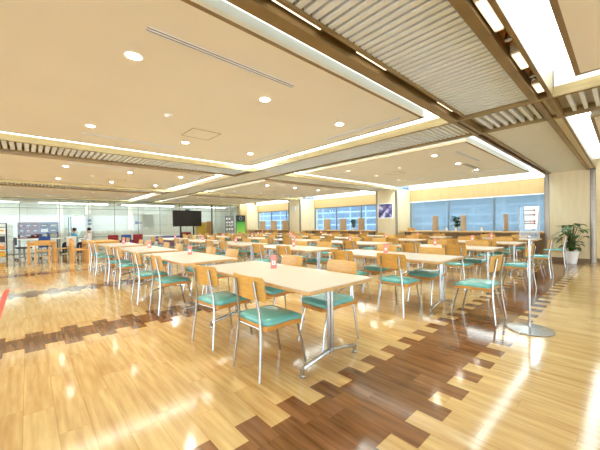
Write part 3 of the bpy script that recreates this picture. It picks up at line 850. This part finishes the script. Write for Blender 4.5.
# small things on the counters
def vase(x, y, label, h=.16):
    t = thing('flower_vase', label, 'vase', (x, y, CZ))
    MB().lathe([(.035, 0), (.045, .04), (.03, .10), (.02, h), (.016, h), (.02, .02)], 14, closed=False).build('vase', M_pot, t)
    lf = MB()
    for i in range(6): leaf(lf, (0, 0, h), (math.cos(i*1.05), math.sin(i*1.05), .25), .2, .05, .3, 0)
    lf.build('leaves', M_leaf2, t)
vase(c(12.9), c(5.05), 'small white vase with spread dark leaves on the nearest counter, by the left divider')
vase(c(12.9), c(3.75), 'small white vase with spread leaves on the nearest counter, right of the plant')
t = thing('desk_clock', 'small white round clock at the right end of the nearest counter', 'clock', (c(12.85), c(2.15), CZ))
MB().tube([(-.02, 0, .09), (.03, 0, .09)], .085, 20).build('case', M_pot, t)
MB().tube([(-.024, 0, .09), (-.02, 0, .09)], .07, 20).build('dial', M_dkgrey, t)
MB().box(-.03, .04, -.05, .05, 0, .012).build('foot', M_pot, t, smooth=False)
t = thing('wooden_box', 'small wooden caddy at the left end of the nearest counter', 'box', (c(12.7), c(6.5), CZ))
MB().box(-.12, .12, -.11, .11, 0, .015).build('bottom', M_plyedge, t, smooth=False)
w_ = MB()
for q in ((-.12, .12, -.11, -.098), (-.12, .12, .098, .11), (-.12, -.108, -.098, .098), (.108, .12, -.098, .098)): w_.box(*q, .015, .12)
w_.build('sides', M_plyedge, t, smooth=False)

# ------------------------------------------------------------------ left background: pine tables, chairs, folding tables
def pine_table(x, y, lx, ly, label):
    t = thing('wooden_table', label, 'table', (x, y, 0), 0, 'square legged pine tables')
    MB().rbox(-lx/2, lx/2, -ly/2, ly/2, .69, .72, .01).build('tabletop', M_pine, t)
    ap = MB()
    for q in ((-lx/2+.06, lx/2-.06, -ly/2+.04, -ly/2+.06), (-lx/2+.06, lx/2-.06, ly/2-.06, ly/2-.04), (-lx/2+.04, -lx/2+.06, -ly/2+.06, ly/2-.06), (lx/2-.06, lx/2-.04, -ly/2+.06, ly/2-.06)): ap.box(*q, .60, .69)
    ap.build('apron', M_pine, t, smooth=False)
    for sx in (-1, 1):
        for sy in (-1, 1):
            MB().box(sx*(lx/2-.055)-.04, sx*(lx/2-.055)+.04, sy*(ly/2-.055)-.04, sy*(ly/2-.055)+.04, 0, .69).build('leg', M_pine, t, smooth=False)
pine_table(.36, 14.2, .80, 1.0, 'pine table with square legs at the far left, before the red cabinet')
pine_table(1.95, 13.0, .95, 1.6, 'pine table with square legs left of the dining rows')
wc0 = None
def wood_chair(x, y, rz, label):
    global wc0
    if wc0 is None:
        t = thing('wooden_chair', label, 'chair', (x, y, 0), rz, 'pine chairs at the pine tables')
        MB().rbox(-.2, .21, -.2, .2, .42, .45, .02).build('seat', M_pine, t)
        for s in (-1, 1):
            MB().tube([(-.22, s*.18, 0), (-.19, s*.18, .42), (-.24, s*.18, .80)], .018, 8).build('rear_leg', M_pine, t)
            MB().tube([(.2, s*.18, 0), (.18, s*.18, .42)], .018, 8).build('front_leg', M_pine, t)
        MB().rbox(-.235, -.215, -.165, .165, .66, .79, .006).build('backrest', M_pine, t)
        MB().tube([(-.19, -.18, .24), (-.19, .18, .24)], .01, 6).build('stretcher', M_pine, t)
        wc0 = t
    else: dup(wc0, (x, y, 0), rz, label)
wood_chair(1.35, 12.75, 0, 'pine chair at the near left side of the second pine table')
wood_chair(1.35, 13.45, 0, 'pine chair at the far left side of the second pine table')
wood_chair(2.56, 12.7, PI, 'pine chair at the near right side of the second pine table')
wood_chair(2.56, 13.4, PI, 'pine chair at the far right side of the second pine table')
wood_chair(.98, 14.3, PI, 'pine chair at the right side of the leftmost pine table')
wood_chair(.36, 13.5, PI/2, 'pine chair at the near end of the leftmost pine table')
# office chairs left of the pine table
oc0 = None
def office_chair(x, y, rz, label, cm):
    t = thing('office_chair', label, 'chair', (x, y, 0), rz, 'grey office chairs by the pine table')
    MB().rbox(-.22, .22, -.22, .22, .43, .49, .05).build('seat', cm, t)
    MB().rbox(-.26, -.22, -.19, .19, .58, .86, .02).build('backrest', cm, t)
    MB().tube([(-.18, 0, .44), (-.27, 0, .5), (-.265, 0, .7)], .015, 8).build('back_post', M_grey, t)
    MB().tube([(0, 0, .08), (0, 0, .43)], .03, 10).build('gas_column', M_grey, t)
    for i in range(5):
        a = i*2*PI/5
        l = MB().tube([(0, 0, .10), (.26*math.cos(a), .26*math.sin(a), .07)], .016, 8).build('leg', M_grey, t)
        MB().tube([(.26*math.cos(a)-.012*math.sin(a), .26*math.sin(a)+.012*math.cos(a), .03), (.26*math.cos(a)+.012*math.sin(a), .26*math.sin(a)-.012*math.cos(a), .03)], .03, 10).build('caster', M_black, l)
office_chair(-.12, 15.6, .2, 'grey swivel chair on the left of the leftmost pine table', M_dkgrey)
office_chair(.58, 15.9, 1.2, 'blue swivel chair behind the leftmost pine table', M_blue)
# folding tables with casters in front of the glass
def folding_table(x, y, lx, ly, label, m=M_paper):
    t = thing('folding_table', label, 'table', (x, y, 0), 0, 'white folding tables on casters')
    MB().rbox(-lx/2, lx/2, -ly/2, ly/2, .69, .72, .012).build('tabletop', m, t)
    for sx in (-1, 1):
        l = MB()
        l.tube([(sx*(lx/2-.15), 0, .69), (sx*(lx/2-.15), 0, .09)], .025, 8); l.tube([(sx*(lx/2-.15), -ly/2+.04, .085), (sx*(lx/2-.15), ly/2-.04, .085)], .02, 8)
        lo = l.build('leg', M_grey, t)
        for sy in (-1, 1):
            xx, yy = sx*(lx/2-.15), sy*(ly/2-.06)
            MB().tube([(xx-.015, yy, .04), (xx+.015, yy, .04)], .04, 10).build('caster', M_black, lo)
    return t
folding_table(.33, 18.35, 1.9, .5, 'long white folding table on casters before the glass at far left')
folding_table(2.75, 18.4, 1.8, .5, 'white folding table before the glass, left of the coloured chairs', M_grey)
folding_table(4.75, 17.2, 1.3, .6, 'white folding table before the glass under the blue sign')
# notice sheet at pine table end
t = thing('notice_sheet', 'white notice board sheet standing by the pine tables', 'notice', (1.28, 14.9, 0), 0)
MB().box(-.16, .16, -.004, .004, .48, .86).build('sheet', M_paper, t, smooth=False)
MB().tube([(0, .014, 0), (0, .014, .8)], .01, 8).build('post', M_grey, t)
MB().lathe([(.13, 0), (.13, .012), (.02, .02)], 16, c=(0, .014)).build('base', M_grey, t)

# magazine rack at far left
t = thing('magazine_rack', 'black magazine rack with yellow and cream covers at the far left edge', 'rack', (-.95, 16.2, 0))
fr = MB()
for sx in (-.35, .33): fr.box(sx, sx+.025, -.2, -.17, 0, 1.42); fr.box(sx, sx+.025, .17, .2, 0, 1.42)
for z in (.12, .40, .68, .96, 1.24, 1.40): fr.box(-.35, .355, -.2, .2, z, z+.02)
fr.build('frame', M_black, t, smooth=False)
cols = [M_cream, M_dkgrey, M_yellow, M_paper, M_orange]
for r_, z in enumerate((.14, .42, .70, .98, 1.26)):
    for q in range(3):
        hgt = .22 if r_ < 4 else .12
        g = thing('magazine', 'magazine on the %s shelf of the rack, %s' % (('lowest', 'second lowest', 'middle', 'fourth', 'top')[r_], ('left', 'centre', 'right')[q]), 'magazine', (-.95-.22+q*.22, 16.02, z), 0, 'magazines on the black rack')
        MB().box(-.09, .09, -.008, .008, 0, hgt).build('cover', cols[(r_*2+q) % 5], g, smooth=False)
        MB().box(-.06, .06, -.010, -.008, hgt*.6, hgt*.85).build('print', cols[(r_+q+2) % 5], g, smooth=False)

# display cabinets behind the glass: red shelf unit and blue grey shelf unit
def shelf_unit(x0, x1, y, z0, z1, nx, nz, mfr, mfill, label, grp):
    t = thing('shelf_unit', label, 'shelf', (0, 0, 0))
    fr = MB()
    for i in range(nx+1):
        x = x0+(x1-x0)*i/nx; fr.box(x-.014, x+.014, y, y+.35, z0, z1)
    for j in range(nz+1):
        z = z0+(z1-z0)*j/nz; fr.box(x0, x1, y, y+.35, z-.014, z+.014)
    fr.box(x0, x1, y+.33, y+.35, z0, z1)
    fr.build('carcass', mfr, t, smooth=False)
    lg = MB()
    for x in (x0+.03, x1-.03): lg.box(x-.03, x+.03, y+.02, y+.32, 0, z0)
    lg.build('stand', M_grey, t, smooth=False)
    rr = random.Random(int(x0*100))
    for i in range(nx):
        for j in range(nz):
            xa = x0+(x1-x0)*i/nx; xb = x0+(x1-x0)*(i+1)/nx; za = z0+(z1-z0)*j/nz; zb = z0+(z1-z0)*(j+1)/nz
            b_ = thing('binder', '%s in the %s column, %s shelf of the %s' % (grp, ('first', 'second', 'third', 'fourth')[i], ('bottom', 'middle', 'top')[j], 'red unit' if mfr is M_maroon else 'blue grey unit'), 'binder', (xa, y+.05, za+.014))
            ww = (xb-xa)-.05; hh = (zb-za)-.075
            MB().box(.03, .02+ww*.95, 0, .2, 0, hh).build('cover', mfill[(i+j) % len(mfill)], b_, smooth=False)
            MB().box(.06, .02+ww*.7, -.003, 0, hh*.42, hh*.60).build('spine_label', M_paper, b_, smooth=False)
shelf_unit(c(-.36), c(.44), GY+.5, .72, 1.48, 3, 3, M_maroon, [M_maroon, M_purple], 'dark red shelf unit behind the glass at the left', 'red binder')
shelf_unit(c(.48), c(1.22), GY+.5, .72, 1.48, 2, 3, M_blue, [M_grey, M_paper, M_dkgrey], 'blue grey shelf unit behind the glass beside the red one', 'grey binder')
# door with long handles
d = struct(MB().box(c(1.55), c(2.35), GY-.02, GY+.02, .04, 2.1).build('door_1', M_glass, smooth=False), 'glass door in the partition')
for x in (c(1.62), c(1.72)):
    MB().box(x-.012, x+.012, GY-.06, GY-.03, .7, 1.75).build('door_handle', M_dkgrey, d, smooth=False)
# white boards with blue marks
def board(x0, x1, z0, z1, label, marks):
    t = thing('notice_board', label, 'board', (0, GY+1.6, 0), 0, 'white boards behind the glass')
    MB().box(x0, x1, -.02, .02, z0, z1).build('board', M_paper, t, smooth=False)
    for (a0, a1, b0, b1) in marks:
        MB().box(a0, a1, -.024, -.02, b0, b1).build('blue_mark', M_blue, t, smooth=False)
    lg = MB()
    for x in (x0+.06, x1-.06): lg.box(x-.02, x+.02, -.015, .015, 0, z0); lg.box(x-.03, x+.03, -.2, .2, 0, .03)
    lg.build('stand', M_grey, t, smooth=False)
board(c(2.55), c(3.0), .3, 1.9, 'narrow white board with blue notice behind the glass', [(c(2.66), c(2.84), 1.52, 1.68), (c(2.66), c(2.84), 1.34, 1.46)])
board(c(5.15), c(6.35), .5, 1.98, 'wide white board with small blue emblem at left behind the glass', [(c(5.22), c(5.42), 1.36, 1.54), (c(5.42), c(5.62), 1.40, 1.46)])

# lounge chairs (maroon, blue, maroon)
def lounge(x, y, label, cm, w=.20):
    t = thing('lounge_chair', label, 'armchair', (x, y, 0), PI*.5, 'fabric chairs before the glass')
    MB().rbox(-.3, .3, -w, w, .22, .44, .05).build('seat', cm, t)
    MB().rbox(-.34, -.22, -w-.01, w+.01, .42, .84, .05).build('backrest', cm, t)
    for s in (-1, 1):
        MB().rbox(-.26, .24, s*(w+.015)-.02, s*(w+.015)+.02, .40, .58, .015).build('armrest', cm, t)
        for sx in (-.24, .24): MB().tube([(sx, s*w*.8, 0), (sx, s*w*.8, .24)], .02, 8).build('leg', M_pine, t)
lounge(2.88, 16.1, 'maroon armchair leftmost before the glass', M_maroon)
lounge(3.42, 16.15, 'blue armchair between the maroon armchairs', M_blue)
lounge(3.93, 16.2, 'maroon armchair right of the blue one', M_maroon)
lounge(6.75, 17.4, 'maroon armchair under the large screen', M_maroon, .26)
# long blue bench under the screen
t = thing('low_bench', 'long blue bench in front of the glass under the large screen', 'bench', (6.6, 18.3, 0))
MB().rbox(-1.1, 1.1, -.25, .25, .34, .62, .04).build('seat', M_blue, t)
for sx in (-.95, .95): MB().box(sx-.04, sx+.04, -.2, .2, 0, .34).build('leg', M_grey, t, smooth=False)
# purple cloth covered table
t = thing('covered_table', 'low table draped with a purple cloth near the screen', 'table', (5.2, 15.3, 0), .3)
MB().rbox(-.4, .4, -.3, .3, .60, .66, .04).build('cloth_top', M_purple, t)
sk = MB(); pts = []
nn = 40
for i in range(nn):
    a = 2*PI*i/nn; ex = .42*max(-1, min(1, 1.35*math.cos(a))); ey = .32*max(-1, min(1, 1.35*math.sin(a)))
    pts.append((ex, ey, a))
vs = [(x*.96, y*.96, .645) for x, y, a in pts] + [(x*(1.06+.05*math.sin(9*a)), y*(1.06+.05*math.sin(9*a)), .22) for x, y, a in pts]
sk.add(vs, [(i, (i+1) % nn, nn+(i+1) % nn, nn+i) for i in range(nn)]); sk.build('cloth_skirt', M_purple, t)
for sx in (-.3, .3):
    for sy in (-.2, .2): MB().tube([(sx, sy, 0), (sx, sy, .6)], .018, 8).build('leg', M_grey, t)

# large screen on a stand
t = thing('screen_stand', 'large black screen on a two post stand before the glass', 'screen', (6.55, 16.4, 0), 0)
hw = .80
MB().rbox(-hw, hw, -.03, .03, 1.18, 2.06, .012).build('screen_case', M_black, t)
MB().box(-hw+.025, hw-.025, -.034, -.029, 1.205, 2.035).build('screen_glass', M_screen, t, smooth=False)
for sx in (-.36, .36):
    MB().box(sx-.03, sx+.03, .03, .08, .05, 1.8).build('post', M_black, t, smooth=False)
    MB().box(sx-.03, sx+.03, -.35, .4, .0, .06).build('foot', M_black, t, smooth=False)
MB().box(-.36, .36, .035, .07, .45, .51).build('cross_bar', M_black, t, smooth=False)
MB().rbox(-.12, .12, -.04, .02, 2.06, 2.12, .012).build('camera_bar', M_black, t)

# yellow partition and dark posts behind the glass
t = thing('yellow_partition', 'yellow free standing partition right of the screen', 'partition', (9.22, GY+.7, 0))
MB().box(-.75, .05, -.02, .02, .45, 1.44).build('panel', M_yellow, t, smooth=False)
MB().box(.08, .42, -.02, .02, .45, 1.50).build('panel', M_orange, t, smooth=False)
for x in (-.72, .02, .40): MB().box(x-.02, x+.02, -.2, .2, 0, .04).build('foot', M_grey, t, smooth=False); MB().box(x-.015, x+.015, -.015, .015, .04, .46).build('post', M_grey, t, smooth=False)
for i, x in enumerate((c(9.95), c(10.25))):
    struct(MB().box(x-.04, x+.04, GY+.25, GY+.33, 0, 2.7).build('wall_post', M_dkgrey if i == 0 else M_cream, smooth=False), 'slim upright post behind the glass by the yellow partition')
# green banner and brochure rack
def banner_mat():
    m = bpy.data.materials.new('banner_gradient'); m.use_nodes = True
    nt = m.node_tree; N = nt.nodes; b = N['Principled BSDF']
    tc = N.new('ShaderNodeTexCoord'); sp = N.new('ShaderNodeSeparateXYZ'); nt.links.new(tc.outputs['Generated'], sp.inputs[0])
    r = N.new('ShaderNodeValToRGB'); e = r.color_ramp.elements
    e[0].position = 0; e[0].color = (*lin((.80, .93, .45)), 1); e[1].position = 1; e[1].color = (*lin((.09, .13, .11)), 1)
    for p, cc in ((.35, (.52, .80, .30)), (.66, (.28, .60, .25)), (.74, (.10, .16, .12))):
        k = e.new(p); k.color = (*lin(cc), 1)
    nt.links.new(sp.outputs['Z'], r.inputs['Fac']); nt.links.new(r.outputs[0], b.inputs['Base Color']); b.inputs['Roughness'].default_value = .4
    return m
bx0, bx1 = c(11.35), c(12.22)
t = thing('standing_banner', 'tall green banner with dark top in the far corner', 'banner', ((bx0+bx1)/2, GY-.6, 0))
bw = (bx1-bx0)/2-.06
MB().box(-bw, bw, -.01, .01, .42, 1.88).build('banner_sheet', banner_mat(), t, smooth=False)
fr = MB(); fr.box(-bw-.02, -bw, -.015, .015, .05, 1.9); fr.box(bw, bw+.02, -.015, .015, .05, 1.9); fr.box(-bw, bw, -.015, .015, 1.88, 1.9); fr.box(-bw-.02, bw+.02, -.2, .2, 0, .05)
fr.build('frame', M_black, t, smooth=False)
mk = MB()
mk.lathe([(.13, 0), (.13, .004), (.09, .004), (.09, 0)], 20, closed=False)
rot = Matrix.Rotation(PI/2, 4, 'X'); mk.v = [tuple(rot @ Vector(v) + Vector((0, -.012, 1.68))) for v in mk.v]
mk.build('pale_emblem', M_grey, t)
t = thing('poster_panel', 'grey poster panel left of the green banner', 'poster', (c(10.95), GY-.45, 0))
MB().box(-.33, .33, -.012, .012, .55, 1.86).build('sheet', M_grey, t, smooth=False)
pm = MB(); rr = random.Random(2)
for q in range(14):
    xx, zz = -.28+.2*(q % 3), .62+.24*(q//3); MB().box(xx, xx+.13, -.016, -.012, zz, zz+.15).build('pale_picture', M_paper, t, smooth=False)
for q in range(8):
    xx, zz = -.27+.2*(q % 3)+.02*(q % 2), .66+.40*(q//3); MB().box(xx, xx+.08, -.019, -.016, zz, zz+.1).build('dark_picture', M_dkgrey, t, smooth=False)
MB().box(-.3, .3, -.18, .18, 0, .03).build('foot', M_black, t, smooth=False); MB().box(-.02, .02, -.012, .012, .03, .56).build('post', M_black, t, smooth=False)

# red tape on the floor
tp = MB(); tp.box(-.36, -.29, 4.6, 8.3, 0, .002); tp.box(-.29, .12, 8.24, 8.27, 0, .002)
tag(tp.build('floor_tape', M_tape, smooth=False), 'red tape line stuck on the floor at the left edge', 'tape')

# ------------------------------------------------------------------ people behind the pine tables (seated, backs turned)
def person(x, y, rz, label, shirt, lean):
    t = thing('person', label, 'person', (x, y, 0), rz)
    # skeleton facing +X, seated
    J = [(-.02, 0, .50, .12), (-.03, 0, .62, .115), (lean*.4, 0, .76, .125), (lean*.8, 0, .88, .105), (lean, 0, .95, .05), (lean*1.15+.01, 0, 1.01, .045),
         (lean*1.2+.02, 0, 1.06, .078), (lean*1.2+.015, 0, 1.125, .072)]
    E = [(i, i+1) for i in range(7)]
    def add(parent, pts):
        for p in pts:
            J.append(p); E.append((parent, len(J)-1)); parent = len(J)-1
    for s in (-1, 1):
        add(3, [(lean*.8, s*.14, .895, .052), (lean*.8+.06, s*.19, .70, .042), (lean+.26, s*.12, .70, .034), (lean+.31, s*.11, .705, .026), (lean+.36, s*.105, .70, .022)])
        add(0, [(.05, s*.09, .49, .085), (.40, s*.10, .49, .065), (.42, s*.10, .28, .052), (.40, s*.10, .07, .038), (.52, s*.11, .035, .034)])
    me = bpy.data.meshes.new('body'); me.from_pydata([j[:3] for j in J], E, []); o = bpy.data.objects.new('body', me); col.objects.link(o); o.parent = t
    sm = o.modifiers.new('skin', 'SKIN')
    for v, j in zip(me.skin_vertices[0].data if me.skin_vertices else [], J): v.radius = (j[3], j[3])
    if not me.skin_vertices:
        import bmesh
        bm = bmesh.new(); bm.from_mesh(me); lay = bm.verts.layers.skin.verify(); bm.verts.ensure_lookup_table()
        for v, j in zip(bm.verts, J): v[lay].radius = (j[3], j[3])
        bm.verts[0][lay].use_root = True
        bm.to_mesh(me); bm.free()
    sub = o.modifiers.new('sub', 'SUBSURF'); sub.levels = 1; sub.render_levels = 1
    dg = bpy.context.evaluated_depsgraph_get(); em = bpy.data.meshes.new_from_object(o.evaluated_get(dg))
    o.modifiers.clear(); o.data = em
    em.materials.clear(); em.materials.append(M_skin); em.materials.append(shirt); em.materials.append(M_trouser)
    for p in em.polygons:
        p.use_smooth = True; ce = p.center
        p.material_index = 1 if (.56 < ce.z < .955 and abs(ce.x-lean) < .30) else (2 if ce.z <= .56 and ce.z > .06 else (0 if ce.z > .56 else 2))
    hx = lean*1.2
    hr = MB(); vs = []; fs = []; nu, nv = 16, 8
    for i in range(nv+1):
        th = .04+1.75*i/nv
        for k in range(nu):
            a = 2*PI*k/nu; r = .094*math.sin(th); zz = .094*math.cos(th)
            fx = math.cos(a)
            if fx > .2 and th > .95: r *= .9; zz = .094*math.cos(.95)
            vs.append((hx-.005+r*fx, r*math.sin(a), 1.095+zz*1.12))
    for i in range(nv):
        for k in range(nu):
            j = (k+1) % nu; fs.append((i*nu+k, i*nu+j, (i+1)*nu+j, (i+1)*nu+k))
    fs.append(tuple(range(nu)))
    hr.add(vs, fs); hr.build('hair', M_hair, t)
    fc = MB()
    fc.tube([(hx+.092, 0, 1.085), (hx+.112, 0, 1.06), (hx+.092, 0, 1.052)], .012, 6, taper=[.007, .013, .008])
    fc.build('nose', M_skin, t)
    for s in (-1, 1):
        MB().lathe([(.002, -.006), (.010, -.003), (.010, .003), (.002, .006)], 8, c=(0, 0)).build('eye', M_black, t, loc=(hx+.088, s*.031, 1.09))
        MB().rbox(hx-.01, hx+.02, s*.08-.008, s*.08+.008, 1.05, 1.105, .006).build('ear', M_skin, t)
    MB().rbox(hx+.082, hx+.094, -.026, .026, 1.022, 1.032, .003).build('mouth', M_maroon, t)
    # stool they sit on
    return t
def stool(x, y, label):
    t = thing('wooden_stool', label, 'stool', (x, y, 0), 0, 'pine stools under the seated people')
    MB().rbox(-.17, .17, -.17, .17, .37, .40, .02).build('seat', M_pine, t)
    for sx in (-.14, .14):
        for sy in (-.14, .14): MB().tube([(sx*1.1, sy*1.1, 0), (sx, sy, .37)], .016, 8).build('leg', M_pine, t)
person(2.05, 16.6, 2.4, 'person with dark hair in a white shirt seated behind the pine tables', M_shirtw, -.02)
stool(2.05, 16.6, 'pine stool under the person in white')
person(1.60, 17.3, 2.6, 'person with dark hair in a light blue shirt seated left of the one in white', M_shirtb, .02)
stool(1.60, 17.3, 'pine stool under the person in light blue')

# ------------------------------------------------------------------ light
def area(name, loc, sx, sy, power, colr=(1, .95, .87), rot=(0, 0, 0)):
    l = bpy.data.lights.new(name, 'AREA'); l.shape = 'RECTANGLE'; l.size = sx; l.size_y = sy; l.energy = power; l.color = colr
    o = bpy.data.objects.new(name, l); col.objects.link(o); o.location = loc; o.rotation_euler = rot
    return o
for i, (x, y) in enumerate(LIGHTS):
    if y > c(12) and i % 2: continue
    l = bpy.data.lights.new('downlight_lamp', 'SPOT'); l.energy = 40; l.spot_size = 2.1; l.spot_blend = .6; l.shadow_soft_size = .06; l.color = (1, .94, .85)
    o = bpy.data.objects.new('downlight_lamp', l); col.objects.link(o); o.location = (x, y, ZC-.03)
w = bpy.data.worlds.new('world'); scene.world = w; w.use_nodes = True
nt = w.node_tree; bg = nt.nodes['Background']
sky = nt.nodes.new('ShaderNodeTexSky'); sky.sky_type = 'HOSEK_WILKIE'; sky.turbidity = 4; sky.ground_albedo = .7
bg.inputs['Color'].default_value = (.82, .98, 1.12, 1); bg.inputs['Strength'].default_value = 3.3
sl = bpy.data.lights.new('facade_sun', 'SUN'); sl.energy = 2.0; sl.angle = .05; sl.color = (.95, .98, 1)  # added to brighten the facade outside the windows
so = bpy.data.objects.new('facade_sun', sl); col.objects.link(so); so.rotation_euler = Vector((-.8, .1, .6)).to_track_quat('Z', 'Y').to_euler(); so.location = (-20, 0, 20)

scene.view_settings.view_transform = 'Standard'
scene.view_settings.look = 'None'
scene.view_settings.exposure = .63
scene.view_settings.gamma = .99
scene.cycles.use_denoising = True
scene.cycles.max_bounces = 8
scene.cycles.diffuse_bounces = 5
scene.cycles.transparent_max_bounces = 16
scene.cycles.sample_clamp_indirect = 6
scene.cycles.caustics_reflective = False
scene.cycles.caustics_refractive = False
